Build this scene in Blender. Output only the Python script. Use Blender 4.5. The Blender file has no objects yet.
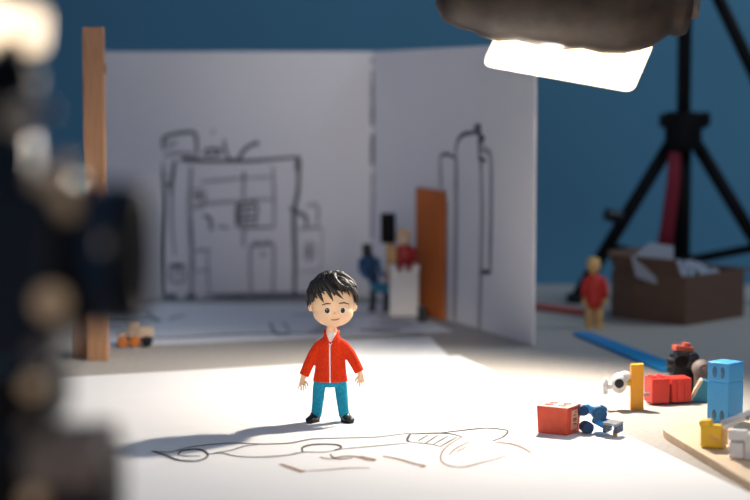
import bpy, bmesh, math, random
from mathutils import Vector, Matrix, Euler
random.seed(7)
SC = bpy.context.scene
COL = SC.collection
TT = 0.75                      # table top height
H = 0.25                       # lens height above the table
F = 2000.0                     # focal length in pixels (750 wide)
PITCH = math.atan(200.0 / F)
cp, sp = math.cos(PITCH), math.sin(PITCH)

def ray(px, py):
    a, b = (px - 375.0) / F, (250.0 - py) / F
    return Vector((a, cp + b * sp, -sp + b * cp))
def G(px, py, z=0.0):          # point on the table (height z above it)
    d = ray(px, py); t = (z - H) / d.z
    return Vector((d.x * t, d.y * t, z + TT))
def AT(px, py, Y):             # point at distance Y
    d = ray(px, py); t = Y / d.y
    return Vector((d.x * t, Y, H + d.z * t + TT))
def ONPLANE(px, py, p0, n):
    d = ray(px, py); c = Vector((0, 0, H + TT)); t = (p0 - c).dot(n) / d.dot(n)
    return c + d * t

# ------------------------------------------------------------------ materials
_m = {}
def mat(name, col, rough=0.5, metal=0.0, noise=0.0, nscale=40.0, bump=0.0, bscale=200.0, emit=None, estr=0.0,
        spec=0.5, stretch=None, col2=None, sheen=0.0, sss=0.0, alpha=None):
    if name in _m: return _m[name]
    m = bpy.data.materials.new(name); m.use_nodes = True
    nt = m.node_tree; b = nt.nodes['Principled BSDF']
    b.inputs['Base Color'].default_value = (*col, 1); b.inputs['Roughness'].default_value = rough
    b.inputs['Metallic'].default_value = metal; b.inputs['Specular IOR Level'].default_value = spec
    if sheen: b.inputs['Sheen Weight'].default_value = sheen
    if sss:
        b.inputs['Subsurface Weight'].default_value = sss; b.inputs['Subsurface Scale'].default_value = 0.002
        b.inputs['Subsurface Radius'].default_value = (1, .4, .25)
    tc = nt.nodes.new('ShaderNodeTexCoord'); mp = nt.nodes.new('ShaderNodeMapping')
    nt.links.new(tc.outputs['Object'], mp.inputs['Vector'])
    if stretch: mp.inputs['Scale'].default_value = stretch
    if noise or col2:
        n = nt.nodes.new('ShaderNodeTexNoise'); n.inputs['Scale'].default_value = nscale; n.inputs['Detail'].default_value = 5
        nt.links.new(mp.outputs['Vector'], n.inputs['Vector'])
        r = nt.nodes.new('ShaderNodeValToRGB')
        r.color_ramp.elements[0].position = 0.3; r.color_ramp.elements[1].position = 0.7
        c2 = col2 or tuple(max(0, c * (1 - noise)) for c in col)
        r.color_ramp.elements[0].color = (*c2, 1)
        r.color_ramp.elements[1].color = (*(col if col2 else tuple(min(1, c * (1 + noise)) for c in col)), 1)
        nt.links.new(n.outputs['Fac'], r.inputs['Fac']); nt.links.new(r.outputs['Color'], b.inputs['Base Color'])
    if bump:
        n2 = nt.nodes.new('ShaderNodeTexNoise'); n2.inputs['Scale'].default_value = bscale; n2.inputs['Detail'].default_value = 3
        nt.links.new(mp.outputs['Vector'], n2.inputs['Vector'])
        bp = nt.nodes.new('ShaderNodeBump'); bp.inputs['Strength'].default_value = bump; bp.inputs['Distance'].default_value = 0.0006
        nt.links.new(n2.outputs['Fac'], bp.inputs['Height']); nt.links.new(bp.outputs['Normal'], b.inputs['Normal'])
    if emit:
        b.inputs['Emission Color'].default_value = (*emit, 1); b.inputs['Emission Strength'].default_value = estr
    _m[name] = m
    return m

M_wall = mat('blue_painted_wall', (0.11, 0.29, 0.41), 0.9, noise=0.10, nscale=2.2, bump=.1, bscale=60)
M_floor = mat('dark_floor', (0.10, 0.10, 0.11), 0.7, noise=0.2, nscale=8)
M_table = mat('grey_table', (0.41, 0.37, 0.33), 0.75, noise=0.10, nscale=260, bump=0.15, bscale=900)
M_tleg = mat('table_leg_metal', (0.08, 0.08, 0.09), 0.4, metal=0.6)
M_paper = mat('white_paper', (0.86, 0.84, 0.82), 0.85, noise=0.012, nscale=30, bump=0.05, bscale=700)
M_board = mat('white_foam_board', (0.82, 0.80, 0.81), 0.85, noise=0.015, nscale=12)
M_edge = mat('board_edge', (0.80, 0.78, 0.78), 0.8)
M_inkd = mat('dark_ink', (0.035, 0.028, 0.026), 0.7)
M_inkb = mat('brown_ink', (0.33, 0.20, 0.13), 0.8)
M_inkg = mat('grey_marker', (0.10, 0.10, 0.115), 0.7)
M_inkl = mat('light_grey_marker', (0.40, 0.39, 0.42), 0.7)
M_inkn = mat('blue_grey_marker', (0.16, 0.18, 0.24), 0.7)
M_wood = mat('pine_wood', (0.50, 0.27, 0.14), 0.6, nscale=55, stretch=(14, 14, 0.7), col2=(0.37, 0.185, 0.09))
M_plyd = mat('dark_pine_wood', (0.40, 0.19, 0.08), 0.65, nscale=55, stretch=(14, 14, 0.7), col2=(0.30, 0.13, 0.055))
M_bboard = mat('pale_board_wood', (0.82, 0.62, 0.42), 0.6, nscale=40, stretch=(4, 30, 4), col2=(0.70, 0.48, 0.29), bump=.2, bscale=120)
M_black = mat('matte_black_metal', (0.005, 0.005, 0.006), 0.6, spec=.15, bump=.1, bscale=300)
M_black2 = mat('satin_black_plastic', (0.006, 0.008, 0.012), 0.33, spec=.5)
M_bbrown = mat('brown_black_casing', (0.042, 0.029, 0.021), 0.42, spec=.4, noise=.5, nscale=60, bump=.6, bscale=70)
M_navy = mat('navy_coating', (0.004, 0.014, 0.034), 0.25)
M_hilite = mat('tan_highlight', (0.72, 0.52, 0.32), 0.5, metal=0.0, noise=.08, nscale=300)  # tan colour painted in for specular highlights on the film camera
M_grey = mat('grey_brown_plastic', (0.16, 0.13, 0.115), 0.6, noise=.3, nscale=150)
M_skin = mat('figurine_skin', (0.90, 0.61, 0.40), 0.6, spec=.3, noise=.02, nscale=200, sss=.15)
M_jack = mat('red_felt_jacket', (0.70, 0.040, 0.008), 0.85, noise=.16, nscale=700, bump=.7, bscale=1500, sheen=.03, spec=.12)
M_trou = mat('blue_felt_trousers', (0.016, 0.30, 0.46), 0.85, noise=.2, nscale=700, bump=.7, bscale=1500, sheen=.03, spec=.15)
M_shoe = mat('black_shoe_leather', (0.012, 0.011, 0.011), 0.35)
M_hair = mat('black_sculpted_hair', (0.012, 0.010, 0.010), 0.58, spec=.6, bump=.3, bscale=900, stretch=(1, 1, .4))
M_eyew = mat('eye_white', (0.88, 0.66, 0.50), 0.4)
M_eyed = mat('dark_brown_eye', (0.012, 0.008, 0.007), 0.3)
M_glint = mat('eye_glint', (0.9, 0.9, 0.9), 0.3)
M_brow = mat('brow_brown', (0.10, 0.035, 0.018), 0.7)
M_mouth = mat('mouth_brown', (0.36, 0.10, 0.06), 0.7)
M_white = mat('white_plastic', (0.80, 0.79, 0.77), 0.4)
M_wcloth = mat('white_cloth', (0.82, 0.79, 0.78), 0.8)
M_red = mat('red_plastic', (0.62, 0.030, 0.016), 0.42, noise=.06, nscale=200, bump=.15, bscale=900)
M_orng = mat('orange_red_plastic', (0.72, 0.075, 0.025), 0.45, noise=.08, nscale=200)
M_dred = mat('dark_red_plastic', (0.36, 0.02, 0.02), 0.5)
M_crim = mat('crimson_strap', (0.22, 0.004, 0.022), 0.7)
M_blue = mat('sky_blue_plastic', (0.05, 0.36, 0.80), 0.5, bump=.25, bscale=700)
M_blue2 = mat('mid_blue_plastic', (0.020, 0.135, 0.30), 0.4)
M_blued = mat('dark_blue_plastic', (0.010, 0.055, 0.14), 0.45)
M_strip = mat('strong_blue_strip', (0.008, 0.25, 0.56), 0.5)
M_teal = mat('teal_plastic', (0.02, 0.22, 0.34), 0.45)
M_yel = mat('yellow_plastic', (0.88, 0.52, 0.02), 0.4)
M_yorg = mat('amber_plastic', (0.85, 0.36, 0.015), 0.45)
M_tan = mat('tan_plastic', (0.74, 0.44, 0.17), 0.55)
M_cream = mat('cream_plastic', (0.70, 0.55, 0.40), 0.6)
M_orange = mat('orange_card', (0.56, 0.135, 0.012), 0.7, noise=.06, nscale=30)
M_owheel = mat('orange_wheel', (0.62, 0.19, 0.03), 0.5)
M_lgrey = mat('light_grey_plastic', (0.58, 0.57, 0.56), 0.45)
M_mgrey = mat('mid_grey_plastic', (0.22, 0.23, 0.25), 0.4)
M_card = mat('brown_cardboard', (0.145, 0.080, 0.052), 0.85, nscale=50, col2=(0.115, 0.062, 0.038), stretch=(1, 1, 10))
M_tiss = mat('pale_tissue_paper', (0.34, 0.37, 0.43), 0.85)
M_glow = mat('lit_lamp_panel', (0.9, 0.85, 0.75), 0.5, emit=(1.0, 0.80, 0.55), estr=2.3)
M_glow2 = mat('lit_camera_light', (0.9, 0.8, 0.7), 0.5, emit=(1.0, 0.76, 0.50), estr=1.45)

# ------------------------------------------------------------------ mesh helpers
def put(bm, tb, M=None, mi=0, smooth=False):
    if M is not None: bmesh.ops.transform(tb, matrix=M, verts=tb.verts)
    for f in tb.faces: f.material_index = mi; f.smooth = smooth
    me = bpy.data.meshes.new('tmp'); tb.to_mesh(me); tb.free(); bm.from_mesh(me); bpy.data.meshes.remove(me)
def TR(loc=(0, 0, 0), rot=(0, 0, 0), sc=(1, 1, 1)):
    return Matrix.LocRotScale(Vector(loc), Euler(rot), Vector(sc))
def box(bm, c, s, rot=(0, 0, 0), bev=0.0, seg=2, mi=0, M=None):
    t = bmesh.new(); bmesh.ops.create_cube(t, size=1.0)
    bmesh.ops.transform(t, matrix=Matrix.Diagonal((*s, 1)), verts=t.verts)
    if bev: bmesh.ops.bevel(t, geom=list(t.edges), offset=min(bev, min(s) * .45), segments=seg, profile=.6, affect='EDGES')
    m = TR(c, rot)
    put(bm, t, (M @ m) if M else m, mi, False)
def ball(bm, c, r, u=24, v=14, rot=(0, 0, 0), mi=0):
    t = bmesh.new(); bmesh.ops.create_uvsphere(t, u_segments=u, v_segments=v, radius=1.0)
    if not hasattr(r, '__len__'): r = (r, r, r)
    put(bm, t, TR(c, rot, r), mi, True)
def tube(bm, pts, radii, n=14, mi=0, flat=None, up=None, smooth=True):
    pts = [Vector(p) for p in pts]; rings = []
    if not hasattr(radii, '__len__'): radii = [radii] * len(pts)
    t = bmesh.new(); prev = None
    for i, p in enumerate(pts):
        d = (pts[min(i + 1, len(pts) - 1)] - pts[max(i - 1, 0)]).normalized()
        if prev is None:
            ref = Vector(up) if up else (Vector((0, 0, 1)) if abs(d.z) < .9 else Vector((0, 1, 0)))
            a = (ref - d * ref.dot(d)).normalized()
        else: a = (prev - d * prev.dot(d)).normalized()
        prev = a; b = d.cross(a); r = radii[i]
        ra, rb = r if hasattr(r, '__len__') else (r, r)
        rings.append([t.verts.new(p + a * ra * math.cos(2 * math.pi * k / n) + b * rb * math.sin(2 * math.pi * k / n)) for k in range(n)])
    for i in range(len(rings) - 1):
        for k in range(n):
            t.faces.new((rings[i][k], rings[i][(k + 1) % n], rings[i + 1][(k + 1) % n], rings[i + 1][k]))
    t.faces.new(rings[0][::-1]); t.faces.new(rings[-1])
    bmesh.ops.recalc_face_normals(t, faces=t.faces)
    put(bm, t, None, mi, smooth)
def lathe(bm, prof, n=32, M=None, mi=0):
    t = bmesh.new(); rings = []
    for r, z in prof:
        r = max(r, 1e-5)
        rings.append([t.verts.new((r * math.cos(2 * math.pi * k / n), r * math.sin(2 * math.pi * k / n), z)) for k in range(n)])
    for i in range(len(rings) - 1):
        for k in range(n):
            t.faces.new((rings[i][k], rings[i][(k + 1) % n], rings[i + 1][(k + 1) % n], rings[i + 1][k]))
    t.faces.new(rings[0][::-1]); t.faces.new(rings[-1])
    bmesh.ops.recalc_face_normals(t, faces=t.faces)
    put(bm, t, M, mi, True)
def cyl(bm, p0, p1, r, n=24, mi=0, bev=None):
    p0, p1 = Vector(p0), Vector(p1); d = p1 - p0; L = d.length
    q = d.to_track_quat('Z', 'Y').to_matrix().to_4x4()
    e = bev if bev is not None else min(r, L) * .12
    lathe(bm, [(0, 0), (r - e, 0), (r - e * .3, e * .3), (r, e), (r, L - e), (r - e * .3, L - e * .3), (r - e, L), (0, L)], n, Matrix.Translation(p0) @ q, mi)
def prism(bm, poly, h, M=None, bev=0.0, mi=0):
    t = bmesh.new(); vs = [t.verts.new((x, y, 0)) for x, y in poly]
    f = t.faces.new(vs)
    r = bmesh.ops.extrude_face_region(t, geom=[f])
    bmesh.ops.translate(t, vec=(0, 0, h), verts=[v for v in r['geom'] if isinstance(v, bmesh.types.BMVert)])
    bmesh.ops.recalc_face_normals(t, faces=t.faces)
    if bev: bmesh.ops.bevel(t, geom=list(t.edges), offset=bev, segments=2, profile=.6, affect='EDGES')
    put(bm, t, M, mi, False)
def new(): return bmesh.new()

def obj(name, bm, mats, parent=None, remesh=None, smooth_it=0, autosmooth=True):
    me = bpy.data.meshes.new(name); bm.to_mesh(me); bm.free()
    if not isinstance(mats, (list, tuple)): mats = [mats]
    o = bpy.data.objects.new(name, me); COL.objects.link(o)
    if remesh:
        md = o.modifiers.new('r', 'REMESH'); md.mode = 'VOXEL'; md.voxel_size = remesh; md.use_smooth_shade = True
        if smooth_it:
            s = o.modifiers.new('s', 'SMOOTH'); s.iterations = smooth_it; s.factor = .5
        dg = bpy.context.evaluated_depsgraph_get(); me2 = bpy.data.meshes.new_from_object(o.evaluated_get(dg))
        o.modifiers.clear(); o.data = me2; bpy.data.meshes.remove(me); me2.name = name; me = me2
        for p in me.polygons: p.use_smooth = True
    idx = [p.material_index for p in me.polygons]
    for m in mats: me.materials.append(m)
    if len(mats) > 1: me.polygons.foreach_set("material_index", idx)
    if parent is not None: o.parent = parent
    return o
def thing(name, label, cat, loc, rz=0.0, group=None):
    o = bpy.data.objects.new(name, None); COL.objects.link(o); o.empty_display_size = .01
    o.location = loc; o.rotation_euler = (0, 0, rz); o['label'] = label; o['category'] = cat
    if group: o['group'] = group
    return o
def tag(o, label, cat, group=None):
    o['label'] = label; o['category'] = cat
    if group: o['group'] = group
    return o
def place(o, loc, rz=0.0):
    o.location = loc; o.rotation_euler = (0, 0, rz); return o
def struct(name, bm, m):
    o = obj(name, bm, m); o['kind'] = 'structure'; return o

def ribbon(bm, pts, wfun, nrm, mi):
    """marker stroke: a thin raised strip through 3D points on a surface with normal nrm"""
    t = bmesh.new(); L = []; R = []
    # resample with a small hand wobble
    for i, p in enumerate(pts):
        d = (pts[min(i + 1, len(pts) - 1)] - pts[max(i - 1, 0)])
        if d.length < 1e-9: d = Vector((1, 0, 0))
        d.normalize(); s = nrm.cross(d).normalized(); w = wfun(d, i / max(1, len(pts) - 1)) * .5
        L.append(t.verts.new(p + s * w)); R.append(t.verts.new(p - s * w))
    for i in range(len(pts) - 1): t.faces.new((L[i], R[i], R[i + 1], L[i + 1]))
    bmesh.ops.recalc_face_normals(t, faces=t.faces)
    put(bm, t, None, mi, False)
def dense(px, step=6.0):
    """Catmull-Rom through pixel points"""
    P = [Vector((a, b)) for a, b in px]
    if len(P) == 2:
        n = max(2, int((P[1] - P[0]).length / step)); return [P[0].lerp(P[1], i / n) for i in range(n + 1)]
    out = []
    Q = [P[0] * 2 - P[1]] + P + [P[-1] * 2 - P[-2]]
    for i in range(1, len(Q) - 2):
        a, b, c, d = Q[i - 1:i + 3]; n = max(2, int((c - b).length / step))
        for k in range(n):
            t = k / n
            out.append(.5 * ((2 * b) + (c - a) * t + (2 * a - 5 * b + 4 * c - d) * t * t + (3 * b - a - 3 * c + d) * t ** 3))
    out.append(P[-1]); return out

# ------------------------------------------------------------------ setting
b = new(); box(b, (0, 0.6, -0.05), (7, 6.4, 0.1)); struct('floor', b, M_floor)
b = new(); box(b, (0, 3.25, 1.3), (7, 0.1, 2.6)); struct('wall_back', b, M_wall)

t = thing('work_table', 'long grey work table that carries the miniature set, toys and lamps', 'table', (0, 1.15, 0))
b = new(); box(b, (0.05, 0, TT - .0175), (1.7, 1.96, 0.035), bev=.004); obj('tabletop', b, M_table, t)
for x in (-.72, .82):
    for y in (-.9, .9):
        b = new(); box(b, (x, y, (TT - .035) / 2), (.05, .05, TT - .035), bev=.004); obj('leg', b, M_tleg, t)

# ------------------------------------------------------------------ papers
UP = Vector((0, 0, 1))
def chisel(wx, wy):
    return lambda d, u: (0.85 * wx * abs(d.x) + 0.8 * wy * abs(d.y)) * (.75 + .5 * math.sin(math.pi * min(1, max(0, u))))
def sheet(name, label, quad, z, th, strokes=(), base=M_paper, sub=10, wav=0.0):
    c = sum(quad, Vector()) / 4; root = Vector((c.x, c.y, TT + z)); bm = new()
    t = bmesh.new(); n = sub; rows = []
    for i in range(n + 1):
        r = []
        for j in range(n + 1):
            u, v = i / n, j / n
            p = (quad[0] * (1 - u) + quad[1] * u) * (1 - v) + (quad[3] * (1 - u) + quad[2] * u) * v
            p = Vector((p.x - c.x, p.y - c.y, wav * math.sin(u * 9 + v * 4) ** 2)); r.append(t.verts.new(p))
        rows.append(r)
    fs = [t.faces.new((rows[i][j], rows[i + 1][j], rows[i + 1][j + 1], rows[i][j + 1])) for i in range(n) for j in range(n)]
    ex = bmesh.ops.extrude_face_region(t, geom=fs)
    bmesh.ops.translate(t, vec=(0, 0, th), verts=[v for v in ex['geom'] if isinstance(v, bmesh.types.BMVert)])
    bmesh.ops.recalc_face_normals(t, faces=t.faces); put(bm, t, None, 0, False)
    mats = [base, M_inkd, M_inkb, M_inkn, M_inkl]
    for pts, mi, wx, wy in strokes:
        P = [G(p.x, p.y, z + th + .0002) - root for p in dense(pts, 4)]
        ribbon(bm, P, chisel(wx, wy), UP, mi)
    return place(tag(obj(name, bm, mats), label, 'paper sheet'), root)

e1 = Vector((-0.94, -0.342, 0)).normalized(); e2 = Vector((0.342, -0.94, 0)).normalized()
e2 = (G(750, 496) - G(459, 357)).normalized(); e1 = (G(140, 375) - G(459, 357)).normalized()
p1 = G(459, 357)
D, Bn = 1, 2
fig_strokes = [
 ([(152, 451), (165, 455), (178, 460), (197, 461), (207, 457), (208, 453)], D, .0042, .0011),
 ([(178, 455), (181, 451), (195, 449), (204, 451), (208, 455)], D, .0045, .0012),
 ([(178, 455), (186, 456), (200, 456)], D, .0025, .0009),
 ([(152, 451), (170, 452), (185, 448), (205, 445), (232, 443), (262, 444), (290, 443), (312, 439), (340, 438), (375, 437), (410, 433)], D, .0026, .0009),
 ([(207, 454), (222, 453), (235, 456), (260, 457), (288, 455), (303, 452), (325, 452), (342, 449)], D, .0024, .0009),
 ([(214, 453), (232, 450), (245, 446), (262, 444)], D, .002, .0008),
 ([(303, 452), (302, 448), (310, 445), (325, 444), (338, 445), (341, 448), (335, 450)], D, .0045, .0012),
 ([(342, 449), (375, 446), (408, 443)], D, .0022, .0009),
 ([(410, 434), (407, 440), (410, 442)], D, .005, .0016),
 ([(410, 434), (435, 433), (452, 434), (462, 437)], D, .0042, .0011),
 ([(410, 442), (430, 444), (442, 447)], D, .0024, .0009),
 ([(418, 441), (428, 435)], D, .002, .001), ([(426, 443), (438, 435)], D, .002, .001), ([(434, 444), (448, 436)], D, .002, .001), ([(441, 446), (457, 437)], D, .002, .001),
 ([(440, 433), (465, 430), (485, 428), (500, 429), (508, 431), (503, 437), (492, 441)], D, .0036, .0014),
 ([(495, 442), (512, 444), (523, 448), (531, 453)], Bn, .0042, .0012),
 ([(462, 437), (450, 444), (442, 452), (441, 461), (450, 466), (464, 467), (480, 463), (496, 459), (505, 456)], Bn, .0024, .001),
 ([(470, 441), (455, 449), (449, 455)], Bn, .002, .0009), ([(456, 452), (466, 447)], Bn, .002, .0009),
 ([(320, 457), (330, 459), (345, 456), (358, 457), (368, 460), (376, 460), (360, 456)], Bn, .0040, .0012),
 ([(330, 454), (336, 459), (352, 458)], D, .003, .001),
 ([(280, 464), (292, 468), (303, 472), (304, 470)], Bn, .0055, .0015),
 ([(303, 471), (325, 470), (348, 468), (370, 468)], Bn, .0022, .0009),
 ([(383, 456), (398, 459), (415, 464), (425, 466), (420, 467)], Bn, .0042, .0012),
]
sheet('drawing_sheet', 'large bright white paper under the red-jacketed figurine, reclining figure drawn in ink', [p1, p1 + e1 * .42, p1 + e1 * .42 + e2 * .594, p1 + e2 * .594], .0012, .0004, fig_strokes)
sheet('paper_sheet', 'blank white paper whose far corner shows behind the drawing sheet', [G(430, 338), G(318, 341), G(312, 381), G(472, 381)], .0006, .0004)
NV, LG = 3, 4
fl = [([(140, 337), (180, 337), (230, 334), (285, 333), (330, 333)], NV, .008, .002),
      ([(144, 313), (153, 318), (160, 321)], NV, .010, .003), ([(168, 320), (176, 317), (186, 315)], LG, .012, .003),
      ([(270, 322), (273, 330), (280, 335), (292, 333)], NV, .006, .002), ([(283, 322), (290, 331)], LG, .006, .002),
      ([(108, 316), (140, 318)], NV, .007, .002), ([(108, 326), (122, 325)], LG, .008, .002), ([(110, 308), (150, 309)], LG, .01, .002)]
for k in range(9):
    y = 314 + k * 2.2; x0 = 292 + (k * 37) % 40; x1 = 392 + (k * 23) % 40
    fl.append(([(x0, y + 1), ((x0 + x1) / 2 - 20, y + .4)], (NV, LG)[k % 2], .006 + .003 * (k % 3), .002))
    fl.append(([((x0 + x1) / 2 + 8, y + .6), (min(x1 + 8, 446), y + 1)], (LG, NV)[k % 2], .006 + .003 * ((k + 1) % 3), .002))
sheet('sketched_floor_sheet', 'dim white sheet with marker lines lying at the foot of the backdrop', [G(386, 304), G(106, 303.5), G(96, 348), G(452, 331.5)], .0001, .0004, fl, M_board)

# ------------------------------------------------------------------ backdrop
Cn = G(374, 298); Le = G(98, 300); Re = G(532.5, 346.5)
hh, hr = .2485, .2560
t = thing('backdrop_board', 'folded white backdrop board with a marker building and doorway drawn on it', 'backdrop', Cn)
def panel(A, B, hA, hB, strokes, th=.0025):
    """flat board standing from base point A to B; strokes are drawn on its front"""
    A2, B2 = A - Cn, B - Cn; d = (B2 - A2); d.z = 0; d.normalize(); n = Vector((d.y, -d.x, 0))
    if n.y > 0: n = -n
    bm = new(); tb = bmesh.new()
    base = [A2, B2, B2 - n * th, A2 - n * th]; hs = [hA, hB, hB, hA]
    lo = [tb.verts.new(p + Vector((0, 0, .0009))) for p in base]; hi = [tb.verts.new(p + Vector((0, 0, h_))) for p, h_ in zip(base, hs)]
    tb.faces.new(lo); tb.faces.new(hi)
    for i in range(4): tb.faces.new((lo[i], lo[(i + 1) % 4], hi[(i + 1) % 4], hi[i]))
    bmesh.ops.recalc_face_normals(tb, faces=tb.faces)
    bmesh.ops.bevel(tb, geom=list(tb.edges), offset=.0004, segments=1, affect='EDGES'); put(bm, tb)
    for pts, mi, w in strokes:
        P = [ONPLANE(p.x, p.y, A + n * .0004, n) - Cn for p in dense(pts, 5)]
        for p in P: p.z = max(p.z, .003)
        ribbon(bm, P, lambda d_, u, w=w: 0.95 * w * (.8 + .35 * math.sin(math.pi * u)), n, mi)
    return obj('panel', bm, [M_board, M_inkg, M_inkl, M_inkn], t)
K, L_, N_ = 1, 2, 3
bs = [([(163, 170), (164, 205), (162, 250), (163, 301)], K, .0036), ([(175, 160), (172, 180), (171, 195)], K, .0036), ([(172, 182), (172, 225), (175, 256)], L_, .0028),
      ([(163, 162), (163, 190)], L_, .003), ([(166, 184), (174, 186)], K, .004),
      ([(180, 160), (196, 161), (245, 161), (275, 159), (300, 157)], K, .0034), ([(188, 160), (203, 160)], K, .004), ([(226, 160), (246, 161)], K, .0042),
      ([(299, 158), (298, 190), (294, 215), (295, 262), (294, 300)], K, .0042), ([(298, 158), (298, 172)], K, .006),
      ([(191, 166), (190, 215), (192, 260), (191, 300)], L_, .0048), ([(191, 220), (192, 270)], K, .002),
      ([(200, 182), (242, 178)], L_, .003), ([(196, 204), (240, 201)], L_, .0036), ([(247, 178), (274, 177)], L_, .0024), ([(247, 200), (274, 199)], L_, .003),
      ([(244, 172), (243, 205)], L_, .0034), ([(244, 172), (244, 182)], K, .0036), ([(244, 226), (243, 247)], L_, .0034),
      ([(273, 166), (274, 200), (274, 228)], L_, .003),
      ([(189, 191), (203, 190), (204, 206), (190, 206), (189, 191)], L_, .0032), ([(194, 197), (200, 194), (199, 200)], K, .0034),
      ([(238, 203), (238, 227)], K, .005), ([(238, 203), (256, 203), (255, 226)], K, .0026), ([(240, 208), (254, 207)], K, .003), ([(240, 214), (254, 212)], L_, .003), ([(240, 219), (255, 218)], K, .003), ([(240, 224), (252, 224)], L_, .003),
      ([(246, 205), (246, 226)], L_, .003), ([(239, 228), (274, 227)], K, .0022),
      ([(251, 300), (251, 246), (262, 244), (273, 245), (273, 300)], L_, .0034), ([(252, 246), (272, 244)], K, .0022), ([(260, 254), (265, 253), (262, 257)], L_, .003),
      ([(203, 216), (210, 218), (211, 231)], K, .0034), ([(217, 226), (230, 228)], L_, .0036), ([(192, 251), (211, 250)], L_, .003), ([(208, 250), (208, 272), (209, 292)], L_, .0022), ([(192, 271), (210, 270)], L_, .002),
      ([(170, 266), (184, 266)], K, .005), ([(170, 264), (170, 280), (184, 281), (184, 266)], L_, .0034), ([(173, 273), (182, 273)], L_, .004),
      ([(289, 208), (297, 212), (306, 217), (306, 226)], K, .0036), ([(306, 207), (313, 204), (318, 208), (317, 224)], L_, .0032), ([(298, 229), (322, 227)], L_, .0036),
      ([(306, 244), (313, 243), (313, 259), (305, 258), (306, 244)], L_, .0030), ([(309, 246), (309, 257)], K, .003), ([(322, 228), (321, 270)], L_, .0016), ([(298, 272), (320, 270)], L_, .0016),
      ([(164, 150), (163, 138), (175, 134), (192, 132), (196, 137), (197, 155)], K, .0034), ([(166, 138), (169, 147), (175, 142), (177, 144)], L_, .0034), ([(164, 157), (174, 153), (194, 154)], L_, .0040), ([(182, 158), (200, 159)], K, .003),
      ([(205, 155), (206, 150), (218, 149), (219, 154), (205, 156)], K, .0034), ([(224, 140), (225, 150), (229, 159)], K, .0028), ([(238, 161), (242, 153), (249, 146), (258, 143)], K, .0036), ([(253, 144), (259, 143)], K, .0046), ([(212, 131), (214, 133)], L_, .005),
      ([(164, 299), (177, 299)], N_, .0060), ([(186, 299), (196, 299)], N_, .0060), ([(214, 297.5), (260, 297), (330, 296)], N_, .0050), ([(205, 295), (330, 293)], L_, .004)]
for (a, c_, mi, w) in ((58, 64, L_, .004), (70, 112, L_, .0034), (84, 126, K, .003), (134, 166, K, .0034), (172, 190, L_, .003), (190, 240, L_, .0034)):
    bs.append(([(372.5, a), (372.2, c_)], mi, w))
panel(Cn, Le, hh, hh, bs)
rs = [([(441, 188), (440, 157)], L_, .007), ([(440, 156), (447, 154), (455, 158)], K, .0036), ([(456, 158), (456, 149), (458, 140), (464, 134), (471, 133), (478, 130)], K, .0042), ([(474, 127), (480, 126), (479, 132), (474, 132)], K, .005),
      ([(456, 158), (456, 220), (454, 324)], L_, .010), ([(457, 160), (456, 190)], K, .003), ([(478, 134), (484, 139), (480, 142)], K, .0055), ([(479, 132), (479, 146), (481, 168)], K, .0045), ([(481, 148), (488, 152), (491, 160), (491, 215), (490, 272)], L_, .0085), ([(481, 164), (482, 215), (481, 262), (479, 334)], L_, .0085),
      ([(490, 222), (490, 266)], K, .0028), ([(480, 272), (491, 272)], K, .005), ([(478, 158), (486, 161)], K, .004), ([(447, 200), (446, 270), (447, 318)], L_, .005)]
panel(Cn, Re, hh, hr, rs)

# orange plank flush with the right-hand panel
dr = (Re - Cn); dr.z = 0; dr.normalize(); nr = Vector((dr.y, -dr.x, 0))
if nr.y > 0: nr = -nr
def onright(px, off=.004):          # table point next to the right panel at pixel column px
    a = (px - 375.0) / F
    for k in range(400):
        P = Cn + dr * (k * .001) + nr * off
        f = (P.y * cp + H * sp)
        if P.x / f >= a: return P
    return P
oa, ob = onright(416.5, .0035), onright(443, .0035)
oh = (AT(430, 190, (oa.y + ob.y) / 2).z - TT)
b = new(); Lg = (ob - oa).length
box(b, (0, 0, oh / 2), (Lg, .003, oh), bev=.0006)
place(tag(obj('orange_plank', b, M_orange), 'tall orange plank leaning upright against the right backdrop panel', 'plank'), ((oa + ob) / 2) + Vector((0, 0, .0006)), math.atan2((ob - oa).y, (ob - oa).x))

# ------------------------------------------------------------------ toys in the corner of the set
def K_(Y): return (Y * cp + .25 * sp) / F        # metres per pixel at distance Y on the table
# blue toy figure
g = G(376, 311.5); s = K_(g.y)
t = thing('toy_robot', 'dark blue toy robot standing in the fold of the backdrop', 'toy robot', g + Vector((0, 0, .0006)))
b = new(); box(b, (-9 * s, 0, 62 * s), (10 * s, 10 * s, 11 * s), bev=2 * s); ball(b, (-10 * s, -5 * s, 63 * s), 2.4 * s); obj('head', b, M_black2, t)
b = new(); tube(b, [(-8 * s, 0, 57 * s), (-7 * s, 0, 46 * s), (-3 * s, 0, 34 * s), (-1 * s, 0, 26 * s)], [(7 * s, 6 * s), (8 * s, 7 * s), (7 * s, 6 * s), (6 * s, 5 * s)]); obj('body', b, M_blued, t)
for sx in (-1, 1):
    b = new(); tube(b, [((-7 + sx * 8) * s, 0, 53 * s), ((-6 + sx * 10) * s, -3 * s, 42 * s), ((-1 + sx * 9) * s, -6 * s, 34 * s)], [2.6 * s, 2.4 * s, 2.2 * s]); obj('arm', b, M_blue2, t)
b = new(); box(b, (4 * s, -2 * s, 24 * s), (18 * s, 10 * s, 10 * s), (0, .2, 0), bev=2 * s); obj('hip_block', b, M_teal, t)
for sx in (-1, 1):
    b = new(); tube(b, [((3 + sx * 6) * s, -1 * s, 22 * s), ((4 + sx * 7) * s, -1 * s, 10 * s), ((3 + sx * 7) * s, -1 * s, 2 * s)], [3.4 * s, 3 * s, 3 * s]); box(b, ((3 + sx * 7) * s, -3 * s, 2 * s), (7 * s, 11 * s, 4 * s), bev=s); obj('leg', b, M_black2, t)
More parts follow.
